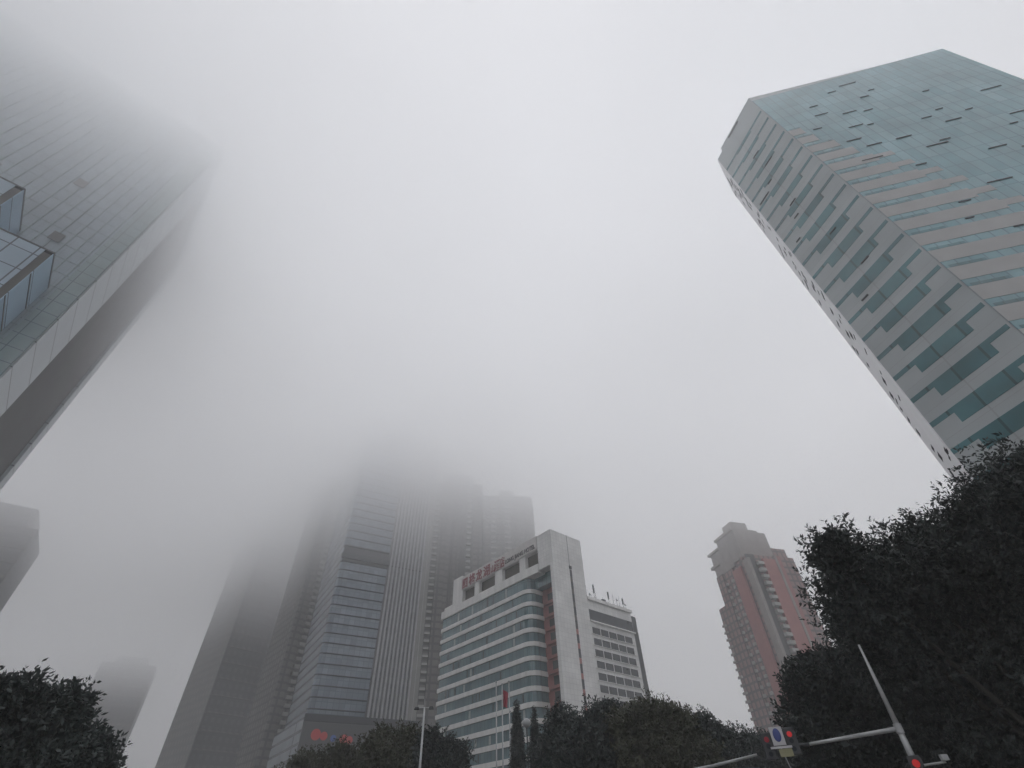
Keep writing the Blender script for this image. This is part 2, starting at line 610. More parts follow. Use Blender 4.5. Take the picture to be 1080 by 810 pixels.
FH = 3.63
nf = 0
zt_ = 37.35 + EYE
while zt_ - FH > 1: zt_ -= FH
floors = []
while zt_ < RT_H - 4:
    floors.append(zt_)
    zt_ += FH
rnd = random.Random(5)
for i, zz in enumerate(floors):
    b = MB()
    left_face(b, 0.25, LEN - 0.02, zz - 0.62, zz, 0.03)
    hrel = (zz - EYE)
    s_hi = 9.2 - max(0, (hrel - 37)) * 0.010
    s_lo = 2.35 + max(0, hrel - 37) * 0.022
    if hrel < 34: s_lo = max(1.0, 2.35 - (34 - hrel) * 0.10)
    left_face(b, s_lo + rnd.uniform(-.1, .1), s_hi + rnd.uniform(-.1, .1), zz - 0.64 - 1.31 * min(1.0, max(0.15, 1.15 - max(0, hrel - 55) / 55)), zz - 0.622, 0.032)
    left_face(b, s_lo + 1.1 - .0, s_hi - 1.2, zz, zz + 0.0001, 0.03) if False else None
    b.build('window_strip', m_teal, rt)
# front face: blue glass curtain with warm spandrels that shorten upwards
fr_len = (RC - FOLD).length
MB().box(0.02, fr_len - 0.02, -0.04, -0.004, 2, RT_H - 1.9).build('curtain_glass', m_blue, rt)
for i, zz in enumerate(floors):
    h = zz - EYE
    e = 13.6 - max(0, h - 54) * 0.31
    if h < 54: e = 13.6 + (54 - h) * 0.28
    e = min(e, fr_len - .3)
    e += rnd.uniform(-.3, .3)
    if e > 1.5:
        b = MB()
        q = 0.0
        b.box(0.03, e, -0.075, -0.041, zz - FH + 0.05, zz - 1.25)
        if e > 6:
            b.box(e, e + 2.4, -0.07, -0.041, zz - FH + .6, zz - 1.7)
        b.build('spandrel', m_brownclad, rt)
        MB().box(0.4, min(e, 4.2), -0.085, -0.076, zz - 1.24, zz - 0.75).build('glass_strip', m_teal, rt)  # narrow strip of darker teal glass on each floor near the fold
# open vents on the two faces (dark slots)
op = [(12.4, 92), (9.5, 93), (7.9, 87.5), (10.4, 86.8), (5.5, 83), (7.0, 80), (11.2, 80.0), (14.5, 97.5), (16.8, 99.5), (3.4, 90), (5.8, 95),
      (13.0, 75.5), (15.3, 76.4), (20.2, 86), (23.0, 83.6), (26.2, 79), (22.4, 93.5), (9.2, 71.2), (18.4, 71.0), (21.5, 69.5), (4.4, 76),
      (13.2, 63), (8.2, 60.2), (6.8, 56.6), (9.8, 53.1), (28.2, 88.5), (19.0, 81.5), (17.2, 84.3), (6.6, 99.0), (11.5, 103.0), (14.2, 104.6), (24.4, 76.2)]
for x, zv in op:
    w = rnd.choice((1.0, 1.4, 2.2, 2.9))
    MB().box(x, x + w, -0.15, -0.076, zv, zv + 0.2).build('open_window', m_dark, rt)
for s, zv, w in ((8.6, 86.5, 2.6), (6.9, 88, 1.0), (6.2, 79, 1.4), (7.4, 76, 1.0), (5.0, 67, 1.2), (4.6, 58.5, 1.3), (7.8, 54.0, 1.1), (4.3, 92, 2.0), (5.2, 97, 1.6), (9.6, 72, .9)):
    b = MB(); left_face(b, s, s + w, zv, zv + 0.24, 0.10)
    b.build('open_window', m_dark, rt)
b = MB(); left_face(b, 4.2, 7.6, RT_H - 1.1, RT_H - 0.45, 0.05)
b.build('roof_vent', m_dark, rt)
m_hole = mat('dark_opening', (0.035, 0.03, 0.04), 1.0, spec=0.0)
# third face: white aluminium screen with scattered small openings
wf = MB()
n3 = Vector((loc(W3)[0] - lx, loc(W3)[1] - ly)); n3l = n3.length; n3 = n3 / n3l
N3 = Vector((-n3.y, n3.x))
if N3.dot(Vector((-1, 0))) < 0: N3 = -N3
if N3.dot(Vector(loc(Vector((0, 0, 0)))) - Vector((lx, ly))) < 0: N3 = -N3


def third(b, s0, s1, z0, z1, o0, o1):
    a = Vector((lx, ly)) + n3 * s0; c = Vector((lx, ly)) + n3 * s1
    q = [a + N3 * o0, c + N3 * o0, c + N3 * o1, a + N3 * o1]
    b.prism([(v.x, v.y) for v in q], z0, z1)


third(wf, 0.0, n3l, 0, RT_H - 1.4, 0.0, 0.12)
wf.build('white_screen', m_alum, rt)
rnd = random.Random(11)
for k in range(98):
    s = rnd.uniform(0.3, n3l - 1.6)
    zv = rnd.uniform(20, RT_H - 4)
    b = MB()
    third(b, s, s + rnd.uniform(0.7, 1.5), zv, zv + rnd.choice((0.35, 0.6, 0.9)), 0.11, 0.135)
    b.build('screen_window', m_hole, rt)

# ================================================================== LEFT TOWER
LD = 105.0
lt = thing('glass_skyscraper', 'very large glass tower at left fading upwards into cloud, with boxy blue glass wings',
           'skyscraper', polar(-57.0, LD), 49.0)
m_ltg = panels('pale_glass', (0.23, 0.29, 0.335), (0.265, 0.325, 0.37), (0.21, 0.265, 0.305), 1.5, 3.9, 0.08, 0.15, spec=0.8, var=0.15)
m_ltb = panels('sky_blue_glass', (0.29, 0.42, 0.54), (0.32, 0.45, 0.57), (0.035, 0.05, 0.07), 40.0, 6.6, 0.11, 0.12, spec=0.9, var=0.05)
m_ltf = panels('roof_glass', (0.27, 0.36, 0.44), (0.30, 0.39, 0.47), (0.05, 0.06, 0.08), 3.3, 4.6, 0.12, 0.15, spec=0.9, var=0.05)
m_ltp = panels('pale_panel', (0.36, 0.40, 0.42), (0.39, 0.43, 0.45), (0.06, 0.07, 0.08), 40.0, 6.6, 0.13, 0.3, spec=0.7, var=0.05)
m_ltt = panels('green_glass', (0.19, 0.26, 0.27), (0.21, 0.28, 0.29), (0.07, 0.1, 0.11), 2.6, 3.3, 0.08, 0.2, spec=0.8)
m_recess = mat('dark_recess', (0.065, 0.062, 0.06), 0.6, var=0.15, vscale=0.2)
LH = 163.0
MB().box(-60, -0.5, 0.6, 56, 0, LH - 1).build('core_wall', m_recess, lt)
MB().box(-60, -3.4, 0.0, 0.58, 0, LH).build('curtain_glass', m_ltg, lt)
MB().box(-3.38, -0.02, -0.15, 0.58, 0, LH).build('corner_glazing', m_ltt, lt)
MB().box(-0.5, 0.25, 0.62, 15.5, 0, LH - 1.5).build('side_panels', m_ltp, lt)
MB().box(-0.5, 0.25, 51.0, 56.2, 0, LH - 1.5).build('side_panels', m_ltp, lt)
MB().box(-60, 0.3, -0.2, 56.4, LH, LH + 1.2).build('roof_parapet', m_ltg, lt)
zz = 4.0
for i in range(38):
    if zz > LH - 3: break
    MB().box(-60, -3.5, -0.06, -0.02, zz, zz + 0.18).build('transom', m_ltt, lt)
    zz += 3.9 * (1 if i < 999 else 1)
for i in range(26):
    x = -4 - i * 2.1
    MB().box(x, x + .16, -0.22, -0.065, 3, LH).build('mullion', m_ltt, lt)
for x, zv in ((-9, 97), (-20, 88), (-14, 116), (-26, 108)):
    MB().box(x - 2, x, -0.45, -0.37, zv, zv + 2.8).build('open_window', m_recess, lt)


def wing(az, d, depth, width, zr, frontpier=1.3):
    K = polar(az, d)
    q = (Matrix.Translation(lt.location) @ Matrix.Rotation(lt.rotation_euler.z, 4, 'Z')).inverted() @ K
    x, y = q.x, q.y
    w = MB().box(x - width, x - .12, y + .12, y + depth, 0, zr - .5).build('side_wing', m_recess, lt)
    MB().box(x - .118, x, y + .1, y + depth, 0, zr).build('side_glass', m_ltb, w)
    MB().box(x - width, x - frontpier, y, y + .1, 0, zr).build('front_glass', m_ltf, w)
    MB().box(x - width - .1, x + .08, y - .06, y + depth, zr, zr + .35).build('coping', m_darkmetal, w)
    b = MB()
    for k in range(1, 9):
        b.box(x - .02, x + 0.1, y + 0.02, y + depth, zr - 6.6 * k - .12, zr - 6.6 * k + .12)
    b.build('panel_joint', m_darkmetal, w)
    return w


K1 = (Matrix.Translation(lt.location) @ Matrix.Rotation(lt.rotation_euler.z, 4, 'Z')).inverted() @ polar(-61.2, 97)
wing(-61.2, 97, abs(K1.y), 34, 0.860 * 97 + EYE)
K2 = (Matrix.Translation(lt.location) @ Matrix.Rotation(lt.rotation_euler.z, 4, 'Z')).inverted() @ polar(-67.0, 100)
wing(-67.0, 100, abs(K2.y), 30, 0.942 * 100 + EYE)

lt.location = lt.location * 1.06
lt.scale = (1.06, 1.06, 1.06)

# ================================================================== CENTRE TOWER
CD = 230.0
th = R(60)
# distance of its left fold so that the plane through azimuth -15.3 at CD runs towards azimuth 60
pc = polar(-15.3, CD)
dx = polar(60, 1)
sf = ray_len(pc, dx, -20.7)
ct = thing('office_tower', 'centre skyscraper with ribbed right half, smooth glass left half and a dark belt',
           'skyscraper', pc + dx * sf, 60.0)
m_cg = panels('grey_blue_glass', (0.13, 0.175, 0.225), (0.20, 0.25, 0.305), (0.11, 0.145, 0.19), 2.2, 3.75, 0.10, 0.15, spec=0.8, var=0.12)
m_cf = mat('pale_fin', (0.33, 0.33, 0.35), 0.5, var=0.15, vscale=0.4)
m_ct_dark = mat('belt_dark', (0.035, 0.04, 0.05), 0.9, spec=0.1)
xr0 = -sf                                  # where the recess line runs
xr = xr0 + 0.079 * CD
CH = 0.81 * CD
MB().box(0.5, xr - .2, 0.8, 34, 16, CH).build('core_wall', m_ct_dark, ct)
g = [(0.0, 1.2), (0.9, 0.25), (2.4, 0), (xr0 - .6, 0), (xr0 - .6, 0.85), (0.6, 0.85)]
belt_z = 0.44 * CD + EYE
i = 0
zz = 20.0
CF = 3.75
side = [(-0.0, 1.2), (0.58, .9), (0.58, 34), (-7.5, 34), (-2.5, 8)]
while zz < CH - 2:
    if not (belt_z - 3.5 < zz + 1 < belt_z + 1.5):
        MB().prism(g, zz + .35, zz + CF).build('glass_band', m_cg, ct)
    MB().prism([(-0.35, 1.2), (0.7, -0.15), (2.3, -0.45), (xr0 - .6, -0.45), (xr0 - .6, 0.85), (0.6, 0.85)], zz, zz + .345).build('floor_edge', m_ct_dark, ct)
    zz += CF
m_cside = panels('side_glass', (0.22, 0.25, 0.28), (0.26, 0.29, 0.32), (0.07, 0.08, 0.10), 60, 3.75, 0.5, 0.25, spec=0.8, zoff=-1.2)
MB().prism([(-0.02, 1.22), (0.58, .92), (0.58, 34), (-1.6, 34), (-0.5, 9)], 16.5, CH).build('side_glass', m_cside, ct)
MB().box(-0.2, xr + .3, -0.55, 0.8, belt_z - 2.2, belt_z + .1).build('belt', m_ct_dark, ct)
# ribbed half: windows between pale fins
MB().box(xr0 - .5, xr, 0.15, 0.78, 20, CH).build('dark_glazing', panels('ribbed_glazing', (0.03, 0.035, 0.045), (0.13, 0.14, 0.16), (0.10, 0.10, 0.11), 1.3, 1.9, 0.22, 0.2, spec=0.8), ct)
nfin = 11
for k in range(nfin):
    x = xr0 + 0.6 + k * (xr - xr0 - 1.2) / (nfin - 1)
    MB().box(x - .42, x + .42, -0.75, 0.14, 17.5 if k > 8 else 30, CH).build('fin', m_cf, ct)
MB().box(xr - .3, xr + .9, -1.0, 8, 17.5, CH + 2).build('edge_fin', mat('edge_fin', (0.38, 0.38, 0.39), 0.5), ct)
# podium with a lit sign
MB().box(-1.5, xr + 2, -6, 34, 0, 38.5).build('podium', m_darkmetal, ct)
MB().prism([(-1.6, -6.2), (-1.6, -2), (-3.5, 34), (-5, 34)], 8, 39.0).build('podium_glass', m_cside, ct)
MB().box(-1.6, xr + 2.2, -6.4, -6.05, 37.8, 40.0).build('podium_cornice', m_ct_dark, ct)
m_neon_r = mat('neon_red', (0.5, 0.03, 0.03), 0.5, emit=((1.0, 0.07, 0.05), 0.014))
m_neon_b = mat('neon_blue', (0.03, 0.1, 0.4), 0.5, emit=((0.03, 0.22, 0.7), 0.012))
for x, zc, r, m_ in ((3.6, 34.0, 1.7, m_neon_r), (6.4, 33.7, 1.3, m_neon_r), (9.8, 33.2, 1.0, m_neon_b), (13.6, 33.0, 1.5, m_neon_r), (15.6, 32.9, 1.2, m_neon_r)):
    MB().tube((x, -6.15, zc), (x, -6.01, zc), r, r, 16).build('lit_sign', m_, ct)

# ================================================================== other high-rises
def bays(t, spec, H, fh, mats, y=0.0, z0=0.0):
    """vertical strips of a residential facade: (x0, x1, out, material key)"""
    for x0, x1, out, mk_ in spec:
        MB().box(x0, x1, y - out, y + 2.0, z0, H).build('facade_bay', mats[mk_], t)


def floor_rows(t, x0, x1, y0, y1, H, fh, th_, name, m_, z0=6.0, limit=60):
    z = z0
    n = 0
    while z < H - 1 and n < limit:
        MB().box(x0, x1, y0, y1, z, z + th_).build(name, m_, t)
        z += fh
        n += 1


m_res = panels('residential_wall', (0.12, 0.115, 0.11), (0.15, 0.14, 0.135), (0.06, 0.06, 0.06), 3.2, 3.0, 0.5, 0.8, var=0.2)
m_res_l = mat('pale_wall', (0.26, 0.26, 0.25), 0.8, var=0.2, vscale=0.2)
m_res_d = mat('dark_wall', (0.06, 0.06, 0.062), 0.8, var=0.2, vscale=0.2)
m_bal = mat('balcony_white', (0.34, 0.34, 0.33), 0.7)

# behind the office tower on the left: narrow apartment tower
t = thing('apartment_tower', 'narrow dark apartment tower close behind the left edge of the centre skyscraper',
          'apartment tower', polar(-23.9, 270), 49.0)
HH = 172
MB().box(0, 14, 0, 30, 0, HH).build('wall', m_res, t)
MB().box(-0.6, 3.6, -1.2, 4, 0, HH - 4).build('stair_bay', m_res, t)
floor_rows(t, 5.0, 7.4, -1.3, 0, HH - 8, 3.1, 1.3, 'balcony', m_bal, 20, 48)
MB().box(8.5, 13.6, -0.4, 0, 0, HH - 2).build('dark_bay', m_res_d, t)

# behind right: pair of apartment towers
t = thing('apartment_tower', 'twin-peaked apartment tower with a dark central groove, between the skyscraper and the hotel',
          'apartment tower', polar(-11.4, 235), 76.0)
HH = 0.665 * 235 + EYE
MB().box(0, 29, 0, 24, 0, HH - 6).build('wall', m_res, t)
MB().box(7, 24, 2, 20, HH - 6, HH + 1).build('roof_block', m_res, t)
bays(t, [(0, 3.4, .8, 'l'), (6.2, 10.4, 1.2, 'r'), (13.2, 15.6, 1.0, 'r'), (23.0, 28.6, 1.2, 'r')], HH - 6, 3.0, dict(l=m_res_l, r=m_res))
MB().box(17.2, 20.4, -0.3, 0.0, 0, HH - 5).build('dark_groove', m_res_d, t)
floor_rows(t, 3.6, 6.0, -1.0, 0, HH - 10, 3.05, 1.0, 'balcony', m_bal, 30, 40)
floor_rows(t, 20.6, 22.8, -1.6, 0, HH - 10, 3.05, 1.1, 'balcony', m_bal, 30, 40)

t = thing('apartment_tower', 'wide stepped apartment tower directly behind the hotel lettering, fading upwards into fog',
          'apartment tower', polar(-4.4, 246), 84.0)
HH = 0.605 * 246 + EYE
MB().box(0, 28, 0, 22, 0, HH).build('wall', m_res, t)
MB().box(9.5, 18, 2, 18, HH, HH + 5).build('roof_block', m_res, t)
MB().box(26, 28.8, 1.5, 20, 0, HH - 3).build('side_bay', m_res_l, t)
bays(t, [(0.3, 4.2, .9, 'r'), (8, 11.6, 1.2, 'l'), (16.0, 19.6, 1.2, 'l'), (21.0, 24.6, .9, 'r')], HH - 3, 3.0, dict(l=m_res, r=m_res))
floor_rows(t, 4.6, 7.4, -1.0, 0, HH - 5, 3.05, 0.9, 'balcony', m_bal, 36, 36)
floor_rows(t, 12.2, 15.4, -1.0, 0, HH - 5, 3.05, 0.9, 'balcony', m_bal, 36, 36)

# broad dark tower left of centre
t = thing('office_block', 'broad dark tower left of centre, plain in outline and dissolving into cloud towards its top',
          'office tower', polar(-29.2, 330), 40.0)
HH = 165
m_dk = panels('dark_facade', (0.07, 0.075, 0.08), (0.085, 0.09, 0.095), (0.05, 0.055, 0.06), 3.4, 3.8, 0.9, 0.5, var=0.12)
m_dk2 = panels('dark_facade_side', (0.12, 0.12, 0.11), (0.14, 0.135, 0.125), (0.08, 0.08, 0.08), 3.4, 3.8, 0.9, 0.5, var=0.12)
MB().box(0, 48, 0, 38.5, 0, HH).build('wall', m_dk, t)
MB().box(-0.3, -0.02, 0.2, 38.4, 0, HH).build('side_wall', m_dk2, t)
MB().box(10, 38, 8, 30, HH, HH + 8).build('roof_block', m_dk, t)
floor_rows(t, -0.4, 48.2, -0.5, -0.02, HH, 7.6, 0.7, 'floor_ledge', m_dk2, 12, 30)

# far, pale tower beyond the left-hand tree
t = thing('distant_tower', 'faint distant tower beyond the lower left tree, almost swallowed by haze', 'tower',
          polar(-38.2, 540), 60.0)
HH = 0.225 * 540
MB().box(0, 38, 0, 26, 0, HH).build('wall', m_dk, t)
MB().box(8, 30, 4, 22, HH, HH + 6).build('roof_block', m_dk, t)
floor_rows(t, -0.3, 38.3, -0.5, -0.02, HH, 6.4, 1.2, 'floor_ledge', m_dk2, 10, 18)

# mid-left tower cut by the frame
t = thing('fog_tower', 'blurred grey tower at the left frame edge, standing behind the large glass skyscraper', 'tower',
          polar(-47.4, 310), 55.0)
HH = 0.385 * 310
MB().box(-52, 0, 0, 30, 0, HH).build('wall', m_dk, t)
MB().box(-52, -5, 2, 26, HH, HH + 10).build('roof_block', m_dk, t)
floor_rows(t, -52, 0.3, -0.5, -0.02, HH, 6.6, 1.2, 'floor_ledge', m_dk2, 10, 18)

# ================================================================== PINK TOWER
PD = 240.0
t = thing('red_apartment_tower', 'salmon red and grey apartment tower with a stepped roof, right of the hotel',
          'apartment tower', polar(25.6, PD), 73.3)
pk = t
m_pred = mat('salmon_wall', (0.31, 0.13, 0.12), 0.8, var=0.12, vscale=0.3)
m_pgrey = panels('mauve_wall', (0.25, 0.15, 0.145), (0.28, 0.175, 0.165), (0.1, 0.09, 0.09), 2.6, 3.0, 0.45, 0.8)
m_pbeige = mat('beige_wall', (0.27, 0.25, 0.24), 0.8, var=0.15, vscale=0.3)


def pz(e, az, d=PD): return math.tan(R(e)) * d + EYE


# left wing runs back along the left side (local -x is hidden; local y goes away)
# footprint in local coordinates: K at origin, left face along +y, right face along +x
HC = 0.452 * PD + EYE
FHP = 3.0
# depth along +y from azimuth limits
def sy(az): return ray_len(polar(25.6, PD), polar(-16.7, 1), az)
def sx_(az): return ray_len(polar(25.6, PD), polar(73.3, 1), az)
yl = sy(22.0)
y2 = sy(21.3)
xr_ = sx_(28.6)
xr2 = sx_(29.8)
MB().box(1.0, xr2 - 1, 0.8, yl - 0.5, 0, HC - 12).build('core_wall', m_pgrey, pk)
# central block and crown
MB().box(0.0, xr_, 3, 17, HC - 12.5, HC + 1).build('crown_block', m_pbeige, pk)
MB().box(-.7, xr_ * .8, 3.5, 17.6, HC + 1, HC + 2.2).build('crown_slab', m_pbeige, pk)
MB().box(2, xr_ * .6, 5, 12, HC + 2.2, HC + 6.5).build('crown_lantern', m_pbeige, pk)
MB().box(-0.2, 5, 10, yl, HC - 14, HC - 3).build('left_crown', m_pbeige, pk)
MB().box(-1.0, 5, 16, yl + 1.4, HC - 3, HC - 2).build('left_slab', m_pbeige, pk)
MB().box(-1.0, 3, yl - 5, yl + 1.8, HC - 9.5, HC - 8.3).build('left_slab', m_pbeige, pk)
MB().box(xr_, xr2, 3, 16, HC - 20, HC - 6.5).build('right_crown', m_pgrey, pk)
# strips on the left (long) side, at local x = 0, from near corner (y=0) to far (y=yl)
def ystrip(a0, a1, out, m_, name='facade_bay', top=HC - 14):
    y0, y1 = sorted((sy(a0), sy(a1)))
    MB().box(-out, 1.2, y0, y1 - .02, 0, top).build(name, m_, pk)
ystrip(25.6, 25.05, 0.3, m_pbeige)
ystrip(25.05, 24.75, 0.0, m_pgrey, top=HC - 12)
ystrip(24.75, 23.75, 0.9, m_pred, top=HC - 16)
ystrip(23.75, 22.7, 0.2, m_pgrey)
ystrip(22.7, 22.0, 0.9, m_pgrey)
MB().box(-1.0, 10, yl, y2, 0, HC - 27).build('rear_wing', m_pgrey, pk)
for a0, a1 in ((23.65, 23.45), (22.95, 22.8)):
    y0, y1 = sorted((sy(a0), sy(a1)))
    floor_rows(pk, -1.1, -0.2, y0, y1, HC - 18, FHP, 1.1, 'balcony', m_bal, 18, 26)
floor_rows(pk, -1.8, -1.02, y2 - 2.2, y2 + .3, HC - 32, FHP, 0.9, 'balcony', m_pbeige, 18, 24)
# strips on the right face, local y = 0, x from 0
def xstrip(a0, a1, out, m_, name='facade_bay', top=HC - 12):
    MB().box(sx_(a0), sx_(a1) - .02, -out, 1.2, 0, top).build(name, m_, pk)
xstrip(25.6, 26.35, -0.6, m_res_d, 'dark_bay')
xstrip(26.9, 28.0, 0.6, m_pred, top=HC - 14)
xstrip(28.0, 28.2, 0.9, m_pbeige)
xstrip(28.2, 28.6, 0.3, m_pred)
xstrip(28.6, 29.8, -0.2, m_pgrey, top=HC - 12)
floor_rows(pk, sx_(26.35), sx_(26.85), -1.0, 0.8, HC - 13, FHP, 1.3, 'balcony', m_bal, 18, 30)

# ================================================================== TREES
def np_mesh(name, V, F4, m_, parent):
    me = bpy.data.meshes.new(name)
    n, q = len(V), len(F4)
    me.vertices.add(n)
    me.vertices.foreach_set('co', V.astype(np.float32).ravel())
    me.loops.add(q * 4)
    me.loops.foreach_set('vertex_index', F4.astype(np.int32).ravel())
    me.polygons.add(q)
    me.polygons.foreach_set('loop_start', np.arange(0, q * 4, 4, dtype=np.int32))
    me.update(calc_edges=True)
    me.materials.append(m_)
    o = bpy.data.objects.new(name, me)
    COL.objects.link(o)
    o.parent = parent
    return o


def leaves(P, D, U, L, W):
    """diamond shaped leaves: base P, direction D, side U, length L, width W"""
    L = L[:, None]; W = W[:, None]
    tip = P + D * L
    mid = P + D * L * 0.45
    V = np.stack([P, mid + U * W * .5, tip, mid - U * W * .5], 1).reshape(-1, 3)
    F = np.arange(len(V)).reshape(-1, 4)
    return V, F


def unit(v): return v / (np.linalg.norm(v, axis=1, keepdims=True) + 1e-9)


def crown(name, base, blobs, m_, parent, sprigs, per, sl, lw, ll, fill, fs, seed, rough=0.18, droop=0.1, clump=12, spikes=0.0):
    rs = np.random.RandomState(seed)
    B = np.array([(b[0] - base[0], b[1] - base[1], b[2] - base[2], b[3]) for b in blobs])
    B0 = B
    if clump:
        sub = []
        for bx, by, bz, br_ in B:
            k = int(clump * (1 + br_))
            dd = unit(rs.normal(size=(k, 3)))
            for q in dd:
                rr = br_ * rs.uniform(.2, .38)
                sub.append((bx + q[0] * br_ * .86, by + q[1] * br_ * .86, bz + q[2] * br_ * .8, rr))
            for q in dd[:int(k * spikes)]:
                g_ = unit((q + rs.normal(size=3) * .45 + np.array([0, 0, .35]))[None])[0]
                p_ = np.array([bx, by, bz]) + q * br_ * .85
                for st in range(5):
                    sub.append((*(p_ + g_ * br_ * (.12 + .15 * st)), br_ * (.17 - .026 * st)))
            sub.append((bx, by, bz, br_ * .9))
        B = np.array(sub)
    pr_ = B[:, 3] ** 1.7
    pr_ = pr_ / pr_.sum()
    # sprigs near the surface of each lobe
    idx = rs.choice(len(B), sprigs, p=pr_)
    d = unit(rs.normal(size=(sprigs, 3)))
    ph = rs.uniform(0, 6.28, (4, 3)); fq = rs.uniform(2.5, 7.0, (4, 3))
    bump = sum(np.sin((d * fq[i] + ph[i]).sum(1) * 1.7 + idx) for i in range(4)) / 4
    rad = B[idx, 3] * (0.80 + rough * bump + rs.uniform(-0.28, 0.14, sprigs))
    P0 = B[idx, :3] + d * rad[:, None] * np.array([1, 1, 0.9])
    gd = unit(d + rs.normal(size=d.shape) * 0.55 + np.array([0, 0, 0.25 - droop]))
    t = np.linspace(0.05, 1, per)
    PP = P0[:, None, :] + gd[:, None, :] * (t[None, :, None] * (sl * rs.uniform(.5, 1.3, sprigs))[:, None, None])
    PP = PP.reshape(-1, 3)
    G = np.repeat(gd, per, 0)
    side = unit(np.cross(G, rs.normal(size=G.shape)))
    sg = np.tile(np.where(np.arange(per) % 2, 1, -1), sprigs)[:, None]
    LD_ = unit(G * 0.6 + side * sg * 0.8 + rs.normal(size=G.shape) * .25)
    U = unit(np.cross(LD_, rs.normal(size=G.shape)))
    n = len(PP)
    V1, F1 = leaves(PP, LD_, U, ll * rs.uniform(.6, 1.2, n), lw * rs.uniform(.7, 1.2, n))
    # inner foliage
    B = B0
    idx = rs.choice(len(B), fill, p=B[:, 3] ** 3 / (B[:, 3] ** 3).sum())
    d = unit(rs.normal(size=(fill, 3)))
    P = B[idx, :3] + d * (B[idx, 3] * 0.86 * rs.uniform(0.05, 1, fill) ** .45)[:, None]
    D2 = unit(rs.normal(size=P.shape)); U2 = unit(np.cross(D2, rs.normal(size=P.shape)))
    V2, F2 = leaves(P, D2, U2, fs * rs.uniform(.6, 1.3, fill), fs * .6 * rs.uniform(.6, 1.2, fill))
    V = np.concatenate([V1, V2]); F = np.concatenate([F1, F2 + len(V1)])
    return np_mesh(name, V, F, m_, parent)


def tree(name, label, base, blobs, m_, seed, near=False, trunk_r=0.22, group=None, dens=1.0, far=1.0, **kw):
    """blobs: (azimuth, height, distance, radius) of the crown's lobes"""
    t = thing(name, label, 'tree', base, 90, group)
    blobs = [(a, (z - EYE) * far + EYE, d * far, r * far) for a, z, d, r in blobs]
    base = base * far
    t.location = base
    W = [(*polar(a, d)[:2], z, r) for a, z, d, r in blobs]
    area = sum(w[3] ** 2 for w in W)
    if near:
        crown('crown', base, W, m_, t, int(330 * area * dens), 10, 0.55, 0.085, 0.25, int(700 * area), 0.42, seed, **kw)
    else:
        crown('crown', base, W, m_, t, int(240 * area * dens), 6, 0.42, 0.11, 0.24, int(520 * area), 0.42, seed, **kw)
    rnd = random.Random(seed)
    cx = sum(w[0] for w in W) / len(W) - base[0]; cy = sum(w[1] for w in W) / len(W) - base[1]
    zc = min(w[2] for w in W)
    fork = Vector((cx * .25, cy * .25, zc * .55))
    b = MB().chain([Vector((0, 0, -.1)), Vector((cx * .08, cy * .1, zc * .3)), fork], [trunk_r * 1.25, trunk_r, trunk_r * .85], 10)
    b.build('trunk', m_bark, t, smooth=True)
    for w in W:
        e = Vector((w[0] - base[0], w[1] - base[1], w[2]))
        mid = fork.lerp(e, .5) + Vector((rnd.uniform(-.3, .3), rnd.uniform(-.3, .3), -.25))
        MB().chain([fork, mid, e], [trunk_r * .6, trunk_r * .4, trunk_r * .15], 7).build('limb', m_bark, t, smooth=True)
    return t


tree('fig_tree', 'biggest dark tree, filling the lower right corner with spiky sprays against the sky', polar(42, 14.5),
     [(33.6, 6.2, 13, 0.55), (33.6, 5.2, 13.5, 0.8), (38, 5.7, 13.5, 0.75), (41.5, 5.95, 14, 0.8), (45.5, 6.1, 14, 0.85), (49.5, 6.45, 14, 0.9),
      (34.6, 4.6, 14.5, 1.1), (39.6, 5.1, 15, 1.25), (44.2, 5.4, 15, 1.35), (49.5, 5.4, 15, 1.3), (37.0, 3.8, 15, 1.25), (41.9, 4.0, 15, 1.2), (46.5, 3.9, 15, 1.25),
      (51, 3.8, 15, 1.2), (53.5, 5.5, 14.5, 1.3), (37, 2.7, 15, 1.0), (43, 2.7, 15, 1.1), (49, 2.6, 15, 1.1)],
     m_leaf_dark, 3, near=True, trunk_r=0.26, far=2.0, spikes=0.7, clump=14)
tree('street_tree', 'rounded dark tree behind the traffic signal mast, left of the spiky corner tree', polar(28, 24.5),
     [(27.6, 5.9, 24, 1.15), (25.6, 4.8, 24, 0.9), (27.6, 4.0, 24, 1.2), (30.2, 5.5, 25, 1.5), (30.5, 3.8, 25, 1.5), (25.6, 3.6, 25, 1.0)],
     m_leaf_dark, 4, trunk_r=0.2, dens=1.6, far=1.4)
tree('banyan_tree', 'left of the two biggest rounded trees before the hotel, just right of the cypresses', polar(6, 46),
     [(4.0, 8.1, 46, 1.9), (7.8, 8.3, 46, 2.1), (5.8, 6.3, 45, 2.8), (9.0, 6.0, 46, 2.5), (2.6, 6.4, 46, 1.9)], m_leaf_cool, 5)
tree('banyan_tree', 'right of the two biggest rounded trees before the hotel, below the annex windows', polar(12.4, 45),
     [(12.4, 8.0, 44, 1.9), (10.2, 7.8, 44, 1.8), (14.4, 7.3, 44, 1.8), (12.4, 5.6, 43, 2.6), (15.2, 5.2, 44, 2.3)], m_leaf_olive, 6)
tree('street_tree', 'rounded tree at the right end of the row below the hotel annex', polar(17.2, 48),
     [(16.6, 7.7, 48, 1.6), (18.2, 6.6, 48, 1.8), (17.2, 5.4, 47, 2.2)], m_leaf_cool, 7)
tree('street_tree', 'low pale-topped tree under the red apartment tower, beside the hanging signals', polar(21.5, 60),
     [(20.4, 7.6, 60, 1.9), (22.4, 7.4, 60, 1.9), (24.6, 7.4, 60, 1.9), (21.5, 5.6, 60, 2.4), (24.5, 5.4, 60, 2.4)], m_leaf_cool, 8)
